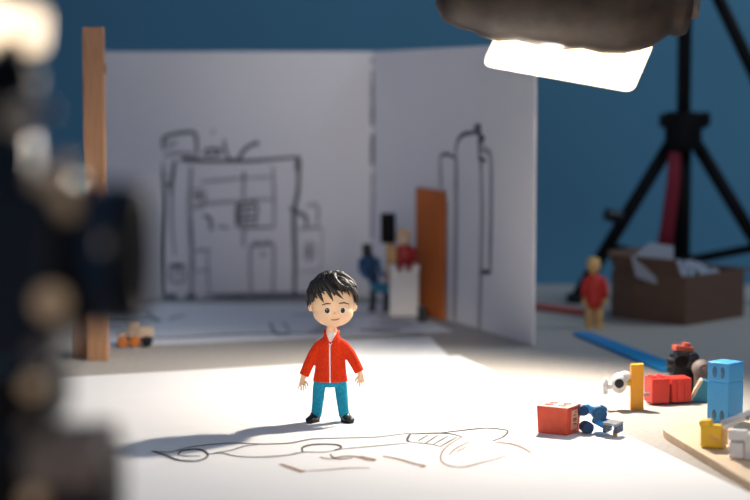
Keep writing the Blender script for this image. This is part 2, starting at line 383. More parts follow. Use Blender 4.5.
# tall post with black head
g = G(390, 309.5); s = K_(g.y)
t = thing('toy_post', 'tan toy post with a black square head behind the white carton', 'toy post', g + Vector((0, 0, .0006)))
b = new(); box(b, (0, 0, 33 * s), (8 * s, 6 * s, 66 * s), bev=s); obj('post', b, M_tan, t)
b = new(); box(b, (-2 * s, 0, 81 * s), (15 * s, 9 * s, 30 * s), bev=2 * s); cyl(b, (-2 * s, -4 * s, 86 * s), (-2 * s, -6 * s, 86 * s), 4.5 * s); obj('head', b, M_black, t)
# white carton + seated toy
g = G(404, 316.5); s = K_(g.y); ct = 49 * s
t = thing('white_carton', 'small white carton standing beside the orange plank', 'carton', g + Vector((0, 0, .0006)))
b = new(); box(b, (0, 0, ct / 2), (29 * s, 11 * s, ct), bev=.0008); obj('body', b, M_white, t)
b = new(); box(b, (0, 0, ct - .5 * s), (31 * s, 12.5 * s, 6 * s), bev=.0008); obj('lid', b, M_white, t)
zt = ct + 2.6 * s
t = thing('toy_figure', 'red-bodied toy figure with yellow hair sitting on the white carton', 'toy figure', g + Vector((0, 0, .0006 + zt)))
b = new(); tube(b, [(0, 0, 0), (0, 0, 9 * s), (0, 0, 18 * s), (0, 0, 21 * s)], [(7 * s, 9.5 * s), (7 * s, 10 * s), (6 * s, 8.5 * s), (3 * s, 4 * s)], up=(0, 1, 0)); obj('body', b, M_dred, t)
b = new(); ball(b, (-1 * s, -1 * s, 26 * s), (6.5 * s, 6 * s, 7 * s)); obj('head', b, M_cream, t)
b = new(); ball(b, (-1 * s, 1 * s, 29 * s), (7.4 * s, 6.6 * s, 6 * s)); obj('hair', b, M_tan, t)
for sx in (-1, 1):
    b = new(); tube(b, [(sx * 8 * s, 0, 16 * s), (sx * 11 * s, -3 * s, 9 * s), (sx * 9 * s, -7 * s, 3 * s)], [3 * s, 2.8 * s, 2.4 * s]); obj('arm', b, M_dred if sx > 0 else M_tan, t)
    b = new(); tube(b, [(sx * 4 * s, -2 * s, 2.5 * s), (sx * 4.5 * s, -8 * s, 2.8 * s), (sx * 4.5 * s, -9.5 * s, -5 * s)], [2.8 * s, 2.6 * s, 2.2 * s]); obj('leg', b, M_dred, t)
g = G(422, 322.5); s = K_(g.y)
b = new(); box(b, (0, 0, 8 * s), (9 * s, 8 * s, 16 * s), bev=s); box(b, (0, -4 * s, 11 * s), (6 * s, 1.5 * s, 5 * s), bev=.4 * s)
place(tag(obj('black_block', b, M_black2), 'tiny black block in front of the orange plank', 'toy block'), g + Vector((0, 0, .0006)))

# ------------------------------------------------------------------ wooden post on the left
g = G(97, 361); s = K_(g.y)
t = thing('wooden_post', 'tall upright wooden post at the left end of the backdrop', 'post', g)
tb = new(); hp = 332 * s
box(tb, (0, .006, hp / 2), (20.5 * s, .012, hp), bev=.0008)
obj('plank', tb, M_wood, t)
b = new(); prism(b, [(0, 0), (0, .03), (.006, .045), (.016, .056), (.03, .06), (.036, .06), (.036, 0)], .014, TR((-.0225, .0125, 0), (math.pi / 2, 0, math.pi / 2)) , .0008)
bmesh.ops.rotate(b, verts=b.verts, cent=(0, 0, 0), matrix=Matrix.Identity(3)); obj('brace', b, M_plyd, t)
b = new(); cyl(b, (9 * s, .006, 291 * s), (12 * s, .006, 291 * s), 5 * s); obj('screw_knob', b, M_plyd, t)
b = new(); box(b, (-5.5 * s, -.0002, 185 * s), (3 * s, .0006, 22 * s)); obj('pencil_mark', b, M_plyd, t)
# toy car
g = G(134, 346); s = K_(g.y)
t = thing('toy_car', 'small cream toy car with orange wheels beside the wooden post', 'toy car', g, .1)
b = new(); box(b, (2 * s, 0, 7.5 * s), (34 * s, 13 * s, 5 * s), bev=s); obj('chassis', b, M_black2, t)
b = new(); box(b, (11 * s, 0, 14 * s), (16 * s, 13 * s, 11 * s), bev=1.5 * s); obj('bonnet', b, M_cream, t)
b = new(); box(b, (-1 * s, 0, 17 * s), (10 * s, 11 * s, 17 * s), bev=1.5 * s); obj('cab', b, M_cream, t)
b = new(); box(b, (-12 * s, 0, 12 * s), (9 * s, 11 * s, 6 * s), (0, -.4, 0), bev=1 * s); obj('tail', b, M_cream, t)
for x in (-11, 1, 13):
    for y in (-8, 8):
        b = new(); cyl(b, (x * s, (y - 1.5) * s, 5.5 * s), (x * s, (y + 1.5) * s, 5.5 * s), 5.5 * s); obj('wheel', b, M_owheel if x < 5 else M_black2, t)

# ------------------------------------------------------------------ the boy figurine (units: photo pixels at its distance)
g = G(325, 421.5, .0016); s = K_(g.y) 
FIG = thing('boy_figurine', 'boy figurine in red jacket and blue trousers standing on the drawing', 'figurine', g)
def P3(x, y, z): return (x * s, y * s, z * s * 1.03)
def tb_(bm, pts, rad, n=18, up=None, mi=0):
    tube(bm, [P3(*p) for p in pts], [tuple(q * s for q in r) if hasattr(r, '__len__') else r * s for r in rad], n, mi, up=up)
HC = (8, 0, 116); HR = (21.5, 20.5, 24)
def face_y(x, z, off=0.0):
    dx, dz = (x - HC[0]) / HR[0], (z - HC[2]) / HR[2]
    y = HC[1] - HR[1] * math.sqrt(max(0.0, 1 - dx * dx - dz * dz))
    ex, ez = (x - HC[0] - .5) / 20, (z - 107.5) / 14.5
    if ex * ex + ez * ez < 1: y = min(y, -3 - 17.5 * math.sqrt(1 - ex * ex - ez * ez))
    return y - off
b = new()
ball(b, P3(*HC), tuple(q * s for q in HR), 40, 28)
ball(b, P3(HC[0] + .5, -3, 107.5), tuple(q * s for q in (20, 17.5, 14.5)), 32, 20)
for ex in (-14, 29.5):
    ball(b, P3(ex, 1, 112), tuple(q * s for q in (2.8, 2.8, 4.6)))
ball(b, P3(10, face_y(10, 108.5) , 108), tuple(q * s for q in (1.7, 1.5, 1.5)))
tb_(b, [(7.5, 1, 98), (7, 1, 90), (6.5, 1, 80)], [5.6, 5.4, 8])
tb_(b, [(6.5, 1, 84), (6.5, 1, 76), (6, 1, 60), (5.5, 1, 44), (5.5, 1, 36)], [(5, 6), (6.5, 8), (8, 11.5), (8, 13), (6, 12)], up=(0, 1, 0))
for sg, A in ((-1, [(1, 1, 73), (-11, 1, 64), (-16.5, 0, 55), (-21, -1, 45), (-22, -1.5, 42)]), (1, [(12, 1, 73), (24.5, 1, 65), (30, 0, 57.5), (34.5, -1, 50), (35.5, -1.5, 46)])):
    tb_(b, A, [3.8, 3.6, 3.4, 2.9, 2.5])
    wx, wy, wz = A[-1]
    # palm, four fingers of unequal length, thumb from the side of the palm
    tb_(b, [(wx, wy, wz + 1.5), (wx + .3 * sg, wy - .2, wz - 2), (wx + .5 * sg, wy - .6, wz - 5)], [(2.3, 2.0), (3.1, 1.9), (3.2, 1.5)], up=(1, 0, 0))
    for k, (fx, ln) in enumerate(((-2.7, 5.6), (-.95, 7.2), (.85, 6.8), (2.6, 5.2))):
        ax = wx + fx + .4 * sg; curl = -.7 - .25 * k
        tb_(b, [(ax, wy - .4, wz - 4), (ax + .22 * fx, wy - .9, wz - 4 - ln * .5), (ax + .34 * fx, wy - 1.2 + curl * .5, wz - 4.2 - ln * .8), (ax + .36 * fx, wy - 1.4 + curl * 1.6, wz - 4.2 - ln)], [.82, .80, .74, .55], 10)
    tx = wx - sg * 2.2
    tb_(b, [(tx + sg * .8, wy - .8, wz - 1.2), (tx - sg * 1.9, wy - 1.8, wz - 3.2), (tx - sg * 3.0, wy - 2.4, wz - 5.4), (tx - sg * 3.1, wy - 2.9, wz - 7.0)], [1.2, 1.05, .92, .68], 10)
tb_(b, [(0, 1, 40), (-6, 0, 34), (-7.5, 0, 20), (-9, 0, 5)], [6, 5, 4.4, 4]); tb_(b, [(11, 1, 40), (16, 0, 34), (17.5, 0, 20), (19.5, 0, 5)], [6, 5, 4.4, 4])
obj('body', b, M_skin, FIG, remesh=.33 * s, smooth_it=2)
# eyes, brows, mouth
for ex in (3.0, 18.2):
    ez = 111.0; y = face_y(ex, ez)
    nx = (ex - HC[0]) / HR[0] ** 2; ny = (y - HC[1]) / HR[1] ** 2; yaw = math.atan2(nx, -ny)
    b = new(); ball(b, P3(ex, y - .15, ez), tuple(q * s for q in (3.9, 1.0, 4.0)), rot=(0, 0, yaw))
    e = obj('eye', b, M_eyew, FIG)
    b = new(); ball(b, P3(ex, y - .75, ez), tuple(q * s for q in (2.55, .8, 2.75)), rot=(0, 0, yaw)); obj('iris', b, M_eyed, e)
    b = new(); ball(b, P3(ex - .6, y - 1.45, ez + .9), .42 * s); obj('glint', b, M_glint, e)  # tiny white ball modelled as the eye's highlight
for x0, x1, z0, zm, z1 in ((-2.0, 6.6, 116.2, 117.9, 117.8), (14.6, 24.2, 117.8, 118.4, 116.6)):
    pts = [(x0, z0), ((x0 + x1) / 2, zm), (x1, z1)]
    b = new(); tb_(b, [(x, face_y(x, z, .2), z) for x, z in pts], [.5, .75, .5], 10); obj('eyebrow', b, M_brow, FIG)
b = new(); tb_(b, [(x, face_y(x, z) , z) for x, z in ((6.5, 102.2), (9.5, 101.9), (12.5, 102.3), (15, 103.2))], [.35, .55, .5, .35], 10)
for v in b.verts: v.co.y -= .3 * s
obj('mouth', b, M_mouth, FIG)
# jacket
b = new()
tb_(b, [(7, 1, 85.5), (7, 1, 83), (6.7, 1, 80), (6.4, 1, 75), (6, 1, 68), (5.7, 1, 58), (5.5, 1, 48), (5.5, 1, 42), (5.5, 1, 39.5)],
    [(6.5, 6.8), (7.5, 8.5), (8.3, 9.6), (9.2, 12.6), (9.6, 14.2), (9.8, 15), (10.2, 16), (10.6, 17.2), (10.8, 17.4)], 32, up=(0, 1, 0))
tb_(b, [(0, 1, 78), (-5.5, 1, 73.5), (-11.5, 1, 65), (-16.5, 0, 55.5), (-20.8, -1, 45.5)], [4.8, 6.0, 5.7, 5.2, 5.0], 22)
tb_(b, [(13, 1, 78), (18.5, 1, 73.5), (25, 1, 66), (30, 0, 57.5), (34.5, -1, 49)], [4.8, 6.0, 5.7, 5.2, 5.0], 22)
obj('jacket', b, M_jack, FIG, remesh=.65 * s, smooth_it=5)
def jy(z):          # front of the jacket at height z
    T = [(39, 10.8), (42, 10.6), (48, 10.2), (58, 9.8), (68, 9.6), (76, 9.2), (80, 8.5), (83, 7.5), (86, 6.5)]
    for (z0, r0), (z1, r1) in zip(T, T[1:]):
        if z0 <= z <= z1: return 1 - (r0 + (r1 - r0) * (z - z0) / (z1 - z0))
    return -8
b = new(); tb_(b, [(5.3 + .2 * math.sin(z), jy(z) - .05, z) for z in (39.4, 44, 50, 56, 62, 68, 73, 77)], [(.9, .75)] * 8, 10, up=(0, 1, 0)); obj('zip', b, M_wcloth, FIG)
for sx in (-1, 1):
    b = new(); tb_(b, [(6.6 + sx * 6.8, 3, 87.5), (6.6 + sx * 6.6, -3.2, 86), (6.4 + sx * 4.2, -8.0, 82), (5.6 + sx * 1.0, -9.4, 77)], [(2.3, 1.3), (2.5, 1.3), (2.3, 1.2), (.9, .8)], 12)
    c = obj('collar', b, M_jack, FIG)
    b = new(); tb_(b, [(6.6 + sx * 5.2, -4, 86.6), (6.4 + sx * 3.4, -8.7, 82.2), (5.5 + sx * .6, -10.1, 76.4)], [.5, .55, .5], 8); obj('piping', b, M_wcloth, c)
b = new(); tb_(b, [(6.8, -5.2, 88), (6.5, -6.6, 84), (6.2, -7.6, 79)], [(1.6, 4.6), (1.8, 4), (1.2, 1.6)], 16, up=(0, 1, 0)); obj('shirt', b, M_wcloth, FIG)
# trousers
b = new()
tb_(b, [(5.5, 1, 46), (5.5, 1, 38), (5.5, 1, 34)], [(8, 13.5), (8.5, 14), (6, 10)], 24, up=(0, 1, 0))
tb_(b, [(-4.5, 1, 41), (-6, .5, 32), (-7.2, 0, 18), (-8.8, 0, 5.5)], [6.6, 6.4, 5.8, 5.3], 22)
tb_(b, [(15, 1, 41), (16.2, .5, 32), (17.6, 0, 18), (19.3, 0, 5.5)], [6.6, 6.4, 5.8, 5.3], 22)
obj('trousers', b, M_trou, FIG, remesh=.65 * s, smooth_it=4)
for sx, X in ((-1, -9.8), (1, 20.2)):
    a = sx * .55; dx, dy = math.sin(a), -math.cos(a)
    b = new()
    tb_(b, [(X - dx * 5, -dy * 5, 4.2), (X - dx * 3, -dy * 3, 4.4), (X + dx * 2, dy * 2, 4.6), (X + dx * 7, dy * 7, 3.4), (X + dx * 11, dy * 11, 2.8), (X + dx * 13, dy * 13, 2.2)],
        [(2.6, 2.2), (4.2, 4.6), (4.4, 5.2), (3.2, 5.4), (2.6, 4.8), (1.2, 2.4)], 18, up=(0, 0, 1))
    tb_(b, [(X, 0, 3), (X, 0, 9)], [5, 4.8], 18)
    sh = obj('shoe', b, M_shoe, FIG, remesh=.6 * s, smooth_it=3)
    b = new(); poly = []
    for k in range(24):
        u = 2 * math.pi * k / 24; l, w = 9.6 * math.cos(u), 5.4 * math.sin(u)
        poly.append(((X + dx * (3.8 + l) - dy * w) * s, (dy * (3.8 + l) + dx * w) * s))
    prism(b, poly, 1.2 * s, None, .2 * s); obj('sole', b, M_shoe, sh)
# hair: a cap and many sculpted locks
b = new()
ball(b, P3(8, 4.5, 120.5), tuple(q * s for q in (21.8, 18.5, 20)), 32, 20)
ball(b, P3(8, -1, 127), tuple(q * s for q in (18.5, 16, 12)), 28, 16)
def lock(az, th0, th1, r0=3.4, lift=2.0, swirl=.25, off=0.0, wob=0.0):
    pts = []; rad = []; n = 8
    for i in range(n):
        u = i / (n - 1); th = th0 + (th1 - th0) * u; a = az + swirl * u + wob * math.sin(3.2 * u)
        R = 1.0 + off + .07 * math.sin(math.pi * min(1, u * 1.1)) + (.045 * lift * u * u)
        pts.append((HC[0] + (HR[0] + 1.2) * R * math.sin(th) * math.sin(a), 1.5 - (HR[1] + 1.0) * R * math.sin(th) * math.cos(a), 117 + (HR[2] + 1.5) * R * math.cos(th)))
        rad.append((r0 * .62 * (1 - u) ** .65 * (.6 + .4 * math.sin(math.pi * (u * .7 + .3))) + .15, r0 * (1 - u) ** .55 + .15))
    tb_(b, pts, rad, 7)
rr = random.Random(23)
for ring, (t0, t1, n) in enumerate(((.05, .60, 8), (.22, .95, 13), (.5, 1.25, 17), (.8, 1.55, 19))):
    for k in range(n):
        az = 2 * math.pi * (k + .5 * (ring % 2)) / n + rr.uniform(-.2, .2)
        fr = math.cos(az)          # 1 = front
        e = t1 + rr.uniform(-.12, .12)
        if fr > .1: e = min(e, 1.26 + rr.uniform(-.10, .04) + (1 - fr) * .28)
        if fr < -.2: e += .35
        if ring == 3 and fr > .1: continue
        lock(az, t0, e, rr.uniform(2.8, 4.4), rr.uniform(.3, 3.4), .45 + rr.uniform(-.25, .35), rr.uniform(0, .10), rr.uniform(-.2, .2))
for k in range(16):                # fringe swept towards the image right
    az = -1.75 + k * .19
    lock(az + rr.uniform(-.1, .1), .40 + rr.uniform(0, .25), 1.30 + rr.uniform(-.13, .07) + .20 * math.sin(az) ** 2, rr.uniform(3.2, 4.6), rr.uniform(0, 2.2), .78 + rr.uniform(-.2, .25), rr.uniform(.01, .07), rr.uniform(-.2, .2))
for k in range(44):                # spiky raised tips on the crown and sides
    az = rr.uniform(0, 6.28); a0_ = rr.uniform(.05, 1.15)
    if math.cos(az) > .2: a0_ = min(a0_, .6)
    lock(az, a0_, a0_ + rr.uniform(.35, .55), rr.uniform(2.6, 3.6), rr.uniform(2.0, 4.4), .7, .06, rr.uniform(-.35, .35))
for az, t1_ in ((-1.22, 1.60), (-1.36, 1.74), (-1.55, 1.86), (-1.75, 1.95), (1.28, 1.58), (1.42, 1.70), (1.6, 1.84), (1.8, 1.93), (-2.0, 1.98), (2.0, 1.98)): lock(az, .8, t1_, 3.4, .8, .02, .03)   # sideburns
obj('hair', b, M_hair, FIG)

# ------------------------------------------------------------------ toys on the right
g = G(567.5, 436, .0016); s = K_(g.y)
rz = math.radians(-30)
t = thing('red_block', 'red cube block with a pale printed label standing on the drawing sheet', 'toy block', g, rz)
W, Dp, Hh = .0218, .0200, .0180
def taper(bm, k):
    for v in bm.verts:
        f = 1 + k * (v.co.z / Hh - .5); v.co.x = -W / 2 + (v.co.x + W / 2) * f; v.co.y = Dp / 2 + (v.co.y - Dp / 2) * f
b = new(); box(b, (-W / 2, Dp / 2, Hh / 2), (W, Dp, Hh), bev=.0007, seg=3); taper(b, .07); obj('body', b, M_orng, t)
b = new()
box(b, (-W / 2, Dp / 2, Hh + .00005), (W * .98, Dp * .98, .0005), bev=.0002); taper(b, .07); obj('lit_top', b, mat('lit_block_top', (.90, .66, .56), .35), t)  # paler colour paints the lamp light on the red block's top
for x, y in ((-.016, .006), (-.0065, .006), (-.016, .014), (-.0065, .014)):
    b = new(); cyl(b, (x, y, Hh + .0002), (x, y, Hh + .0007), .0028, bev=.0002); obj('stud', b, M_orng, t)
b = new(); box(b, (.00035, .0098, Hh * .52), (.0004, .0100, .0125), (0, .035, 0)); lab = obj('label_patch', b, mat('pale_label', (.82, .42, .28), .6), t)
b = new(); 
for k, (yy, zz, w, h_) in enumerate(((.0085, .0150, .003, .0009), (.0112, .0140, .0022, .0008), (.0095, .0123, .0035, .0008), (.0078, .0095, .0012, .0022), (.0100, .0092, .0012, .0026), (.0118, .0096, .0010, .0020), (.0090, .0066, .0030, .0008), (.0115, .0062, .0015, .0008))):
    box(b, (.00062 , yy, zz), (.0002, w, h_), (0, .035, 0))
obj('print', b, M_dred, lab)

g = G(597, 433, .0016); s = K_(g.y)
t = thing('jointed_toy', 'blue jointed toy arm with a grey-blue gripper lying beside the red cube', 'jointed toy', g)
def Q(px, py, dy=0.0):         # local point from a pixel, at the toy's own distance (+dy)
    p = AT(px, py, g.y + dy); return p - g
b = new(); cyl(b, Q(581, 411, .012), Q(584, 411, -.000), 5 * s); obj('shoulder_joint', b, M_blued, t)
b = new(); p = Q(585, 421); p.z = 6 * s; cyl(b, p + Vector((0, .004, 0)), p + Vector((.002, -.004, 0)), 6 * s); obj('wheel', b, M_blued, t)
b = new(); tube(b, [Q(580, 410, .006), Q(588, 409, .006), Q(596, 412, .005)], [4.5 * s, 4 * s, 5 * s]); ball(b, Q(586, 407, .006), (5 * s, 4 * s, 3.5 * s)); obj('upper_arm', b, M_blue, t)
b = new(); cyl(b, Q(598, 413, .010), Q(600, 414, -.002), 7.2 * s); cyl(b, Q(600, 414, -.002), Q(600.4, 414.2, -.004), 3.4 * s); box(b, Q(603, 409, .004), (7 * s, 8 * s, 6 * s), (0, .5, 0), bev=s); obj('elbow_joint', b, M_blue2, t)
b = new(); tube(b, [Q(594, 420, .002), Q(602, 424, -.004), Q(610, 428, -.008)], [(3.4 * s, 3 * s), (3.6 * s, 3.2 * s), (3 * s, 3 * s)]); tube(b, [Q(600, 419, .004), Q(612, 423, -.004)], [3.2 * s, 2.6 * s]); obj('forearm', b, M_blue, t)
gp = Q(613, 427, -.010); gp.z = max(gp.z, 8.5 * s)
b = new(); box(b, gp + Vector((0, 0, 4 * s)), (15 * s, 18 * s, 2.6 * s), (0, .06, -.5), bev=.5 * s); obj('gripper_plate', b, M_mgrey, t)
for k in (-1, 1):
    b = new(); box(b, gp + Vector((k * 5.2 * s, -k * 2.6 * s, -1 * s)), (3.6 * s, 16 * s, 8 * s), (0, 0, -.5), bev=.6 * s); obj('gripper_jaw', b, M_blued, t)
b = new(); box(b, gp + Vector((1.5 * s, -6 * s, -4.6 * s)), (4 * s, 4 * s, 7 * s), (0, 0, -.5), bev=.8 * s); obj('tip', b, M_yorg, t)

# amber plate with a white hub
g = G(637, 410); s = K_(g.y)
t = thing('toy_connector', 'amber upright toy plate with a white round hub pegged to its side', 'toy connector', g)
b = new(); prism(b, [(-6.5 * s, 0), (6.5 * s, 0), (6.5 * s, 0), (6.5 * s, 47 * s), (-6.5 * s, 46 * s)][:2] + [(6.2 * s, 47 * s), (-6.6 * s, 46 * s)], 8 * s, TR((0, 6 * s, 0), (math.pi / 2, 0, 0)), .9 * s)
obj('plate', b, M_yorg, t)
b = new(); cyl(b, (-5 * s, 2 * s, 27 * s), (-13 * s, 2 * s, 27 * s), 3 * s); obj('peg', b, M_yel, t)
b = new(); ball(b, (-18 * s, 2 * s, 27 * s), (8 * s, 9 * s, 10.5 * s)); ball(b, (-12 * s, 2 * s, 34 * s), (6 * s, 5 * s, 5 * s)); tube(b, [(-23 * s, 2 * s, 25 * s), (-31 * s, 1 * s, 23 * s)], [(3 * s, 3 * s), (3 * s, 3 * s)]); tube(b, [(-31.5 * s, 1 * s, 32 * s), (-32 * s, 1 * s, 24 * s), (-31.5 * s, 1 * s, 16 * s)], [2.4 * s, 2.8 * s, 2.2 * s]); obj('hub', b, M_white, t)
b = new(); cyl(b, (-19 * s, -6 * s, 28 * s), (-19 * s, -8.4 * s, 28 * s), 4.6 * s); obj('cap', b, M_black2, t)

# red bricks
g = G(651.5, 405.5); s = K_(g.y) * .94
t = thing('toy_wagon', 'red toy wagon of two joined bricks beside the amber plate', 'toy wagon', g, .22)
b = new(); box(b, (10 * s, 11 * s, 15 * s), (20 * s, 24 * s, 27 * s), bev=1.4 * s, seg=3); obj('front_brick', b, M_red, t)
b = new(); box(b, (34 * s, 11 * s, 15 * s), (22 * s, 22 * s, 26 * s), bev=1.4 * s, seg=3); box(b, (30 * s, -.5 * s, 15 * s), (3 * s, 2 * s, 20 * s), bev=.4 * s); box(b, (38 * s, -.5 * s, 15 * s), (3 * s, 2 * s, 20 * s), bev=.4 * s); obj('rear_brick', b, M_red, t)
b = new(); box(b, (21.5 * s, 11 * s, 13 * s), (6 * s, 16 * s, 18 * s)); obj('coupling', b, M_dred, t)
b = new(); cyl(b, (-6 * s, 8 * s, 11 * s), (0, 8 * s, 11 * s), 2 * s); obj('pin', b, M_mgrey, t)
b = new()
for x in (5, 15): cyl(b, (x * s, 8 * s, 28 * s), (x * s, 8 * s, 30.2 * s), 3.2 * s); cyl(b, (x * s, 17 * s, 28 * s), (x * s, 17 * s, 30.2 * s), 3.2 * s)
bmesh.ops.translate(b, verts=b.verts, vec=(0, 0, 0)); obj('studs', b, M_red, t)

# black engine with red cap, grey gear box, teal brick
g = G(684, 394.5); s = K_(g.y) * 1.12
t = thing('toy_engine', 'black toy engine with an orange-red cap behind the red wagon', 'toy engine', g)
b = new(); box(b, (0, 8 * s, 9 * s), (24 * s, 14 * s, 18 * s), bev=1.5 * s); box(b, (-2 * s, 6 * s, 25 * s), (20 * s, 15 * s, 18 * s), (0, .18, .3), bev=1.5 * s); box(b, (-1 * s, 5 * s, 36 * s), (14 * s, 12 * s, 6 * s), (0, -.1, .2), bev=s); cyl(b, (-15 * s, 4 * s, 29 * s), (14 * s, 2 * s, 26 * s), 5 * s); cyl(b, (8 * s, -2 * s, 33 * s), (8 * s, 8 * s, 33 * s), 5 * s); obj('block', b, M_black2, t)
b = new(); box(b, (-1 * s, 5 * s, 41 * s), (17 * s, 11 * s, 5 * s), (0, .12, .2), bev=1.2 * s); cyl(b, (2 * s, 5 * s, 43 * s), (2.4 * s, 5 * s, 46 * s), 3.6 * s); obj('cap', b, mat('brown_red_plastic', (.40, .075, .045), .5), t)
b = new(); cyl(b, (-4 * s, -6 * s, 31 * s), (-4 * s, -9 * s, 31 * s), 6 * s); obj('wheel', b, M_black, t)
g = G(705, 397); s = K_(g.y) * 1.1
t = thing('toy_gearbox', 'grey-brown toy gearbox between the black engine and the tall blue block', 'toy gearbox', g)
b = new(); box(b, (0, 6 * s, 15 * s), (18 * s, 16 * s, 30 * s), bev=4 * s, seg=3); ball(b, (-4 * s, 0, 26 * s), 8.5 * s); obj('casing', b, M_grey, t)
b = new(); cyl(b, (-2 * s, -3 * s, 26 * s), (-2 * s, -8.5 * s, 26 * s), 6 * s); cyl(b, (-2 * s, -8 * s, 26 * s), (-2 * s, -10 * s, 26 * s), 2.5 * s); obj('gear', b, M_grey, t)
g = G(695, 402); s = K_(g.y)
t = thing('teal_brick', 'teal sloped brick at the right end of the red wagon', 'toy brick', g, -.15)
b = new(); prism(b, [(-5 * s, 0), (16 * s, 0), (16 * s, 20 * s), (7 * s, 23 * s)], 12 * s, TR((0, 10 * s, 0), (math.pi / 2, 0, 0)), .8 * s); obj('body', b, M_teal, t)
b = new(); box(b, (1 * s, 1 * s, 13 * s), (3 * s, 14 * s, 23 * s), (0, .48, 0), bev=.6 * s); obj('slope_bar', b, M_cream, t)

# blue tall block
g0 = G(728, 425, .0055); s = K_(g0.y)
g = g0
t = thing('blue_block', 'tall sky blue block with slots and a groove standing on the wooden board', 'toy block', g, math.radians(-45))
# local -x side faces left of the picture, -y side faces right; the near vertical edge is at the origin
wl, wr, hb = 26 * s, 26 * s, 61.5 * s
b = new()
box(b, (-wl / 2, wr / 2, hb * .34), (wl, wr, hb * .68), bev=.0009, seg=3)
box(b, (-wl / 2, wr / 2, hb * .69 + .0002), (wl * .94, wr * .94, .0022))
box(b, (-wl / 2, wr / 2, hb * .85), (wl, wr, hb * .30), bev=.0009, seg=3)
obj('body', b, M_blue, t)
for x, z, h_ in ((-.66, .84, 7.2), (-.30, .84, 7.2), (-.66, .13, 7), (-.30, .13, 7)):
    b = new(); ball(b, (x * wl, .0006, z * hb), (3.6 * s, 1.6 * s, h_ * s), 20, 12); obj('slot', b, M_blue2, t)

# wooden board
tb = new()
a0 = G(674, 445, 0); 
dirL = (G(750, 489) - G(674, 443)).normalized(); dirB = Vector((-dirL.y, dirL.x, 0))
if dirB.x < 0: dirB = -dirB
wB, lB, rB = .24, .33, .056
back = a0 - dirL * .070; poly = []
def bp(u, v): q = back + dirB * u + dirL * v; return (q.x - a0.x, q.y - a0.y)
for cu, cv, s0 in ((rB, rB, 180), (wB - rB, rB, 270), (wB - rB, lB - rB, 0), (rB, lB - rB, 90)):
    for k in range(10):
        a = math.radians(s0 + k * 10); poly.append(bp(cu + rB * math.cos(a), cv + rB * math.sin(a)))
prism(tb, poly, .0055, None, .0007)
place(tag(obj('wooden_board', tb, M_bboard), 'pale rounded wooden board at the right edge under the blue block', 'board'), (a0.x, a0.y, TT))

# yellow clip, white lever block on the board
g = G(712, 449, .0055); s = K_(g.y)
t = thing('yellow_clip', 'yellow toy clip lying on the wooden board in front of the blue block', 'toy clip', g, -.35)
b = new(); box(b, (0, 8 * s, 12 * s), (25 * s, 15 * s, 24 * s), (0, .0, 0), bev=4 * s, seg=4); box(b, (-8 * s, 8 * s, 25 * s), (12 * s, 14 * s, 6 * s), (0, -.15, 0), bev=2 * s, seg=3); obj('body', b, M_yel, t)
b = new(); box(b, (2 * s, .6 * s, 11 * s), (10 * s, 1.4 * s, 2.4 * s), (0, .3, 0), bev=.5 * s); obj('slot', b, M_tan, t)
b = new(); box(b, (11.5 * s, 6 * s, 14 * s), (4 * s, 14 * s, 22 * s), bev=s); obj('end_plate', b, M_tan, t)
g = G(738, 460, .0055); s = K_(g.y)
t = thing('lever_toy', 'white toy hinge with a grey raised lever at the right edge of the board', 'toy hinge', g, -.35)
b = new(); box(b, (-2 * s, 8 * s, 9 * s), (15 * s, 14 * s, 17 * s), bev=2 * s, seg=3); box(b, (14 * s, 8 * s, 13 * s), (16 * s, 14 * s, 26 * s), bev=2 * s, seg=3); box(b, (-2 * s, 9 * s, 24 * s), (18 * s, 14 * s, 10 * s), bev=2 * s, seg=3); obj('base', b, M_white, t)
b = new(); tube(b, [(-17 * s, 6 * s, 33 * s), (0, 7 * s, 41 * s), (22 * s, 8 * s, 52 * s)], [(5 * s, 5 * s), (4.4 * s, 5 * s), (4.8 * s, 6 * s)], 4, smooth=False); obj('lever', b, M_lgrey, t)
b = new(); cyl(b, (9 * s, -1 * s, 43 * s), (9 * s, 2.4 * s, 43 * s), 2.4 * s); obj('pivot', b, M_mgrey, t)
g = G(757, 459, .0055); s = K_(g.y)
b = new(); box(b, (0, 6 * s, 8 * s), (20 * s, 12 * s, 16 * s), bev=s); cyl(b, (-4 * s, 6 * s, 15.8 * s), (-4 * s, 6 * s, 18 * s), 3 * s); cyl(b, (4 * s, 6 * s, 15.8 * s), (4 * s, 6 * s, 18 * s), 3 * s)
place(tag(obj('brown_brick', b, M_card), 'brown toy brick beside the white hinge on the wooden board', 'toy brick'), g)

# blue strip and red strip lying on the table
def strip(name, label, cat, A, B, w, th, m, taper_=1.0):
    d = B - A; L = d.length; b = new()
    prism(b, [(0, -w * taper_ / 2), (L, -w / 2), (L, w / 2), (0, w * taper_ / 2)], th, None, th * .2)
    place(tag(obj(name, b, m), label, cat), A, math.atan2(d.y, d.x))
strip('blue_strip', 'flat blue strip lying on the table behind the red wagon', 'strip', G(581, 335), G(674, 372), .022, .003, M_strip, .7)
strip('red_strip', 'flat dull red strip lying behind the small red-shirted toy person', 'strip', G(520, 306.5), G(596, 316), .022, .004, mat('dull_red', (.42, .07, .045), .6))

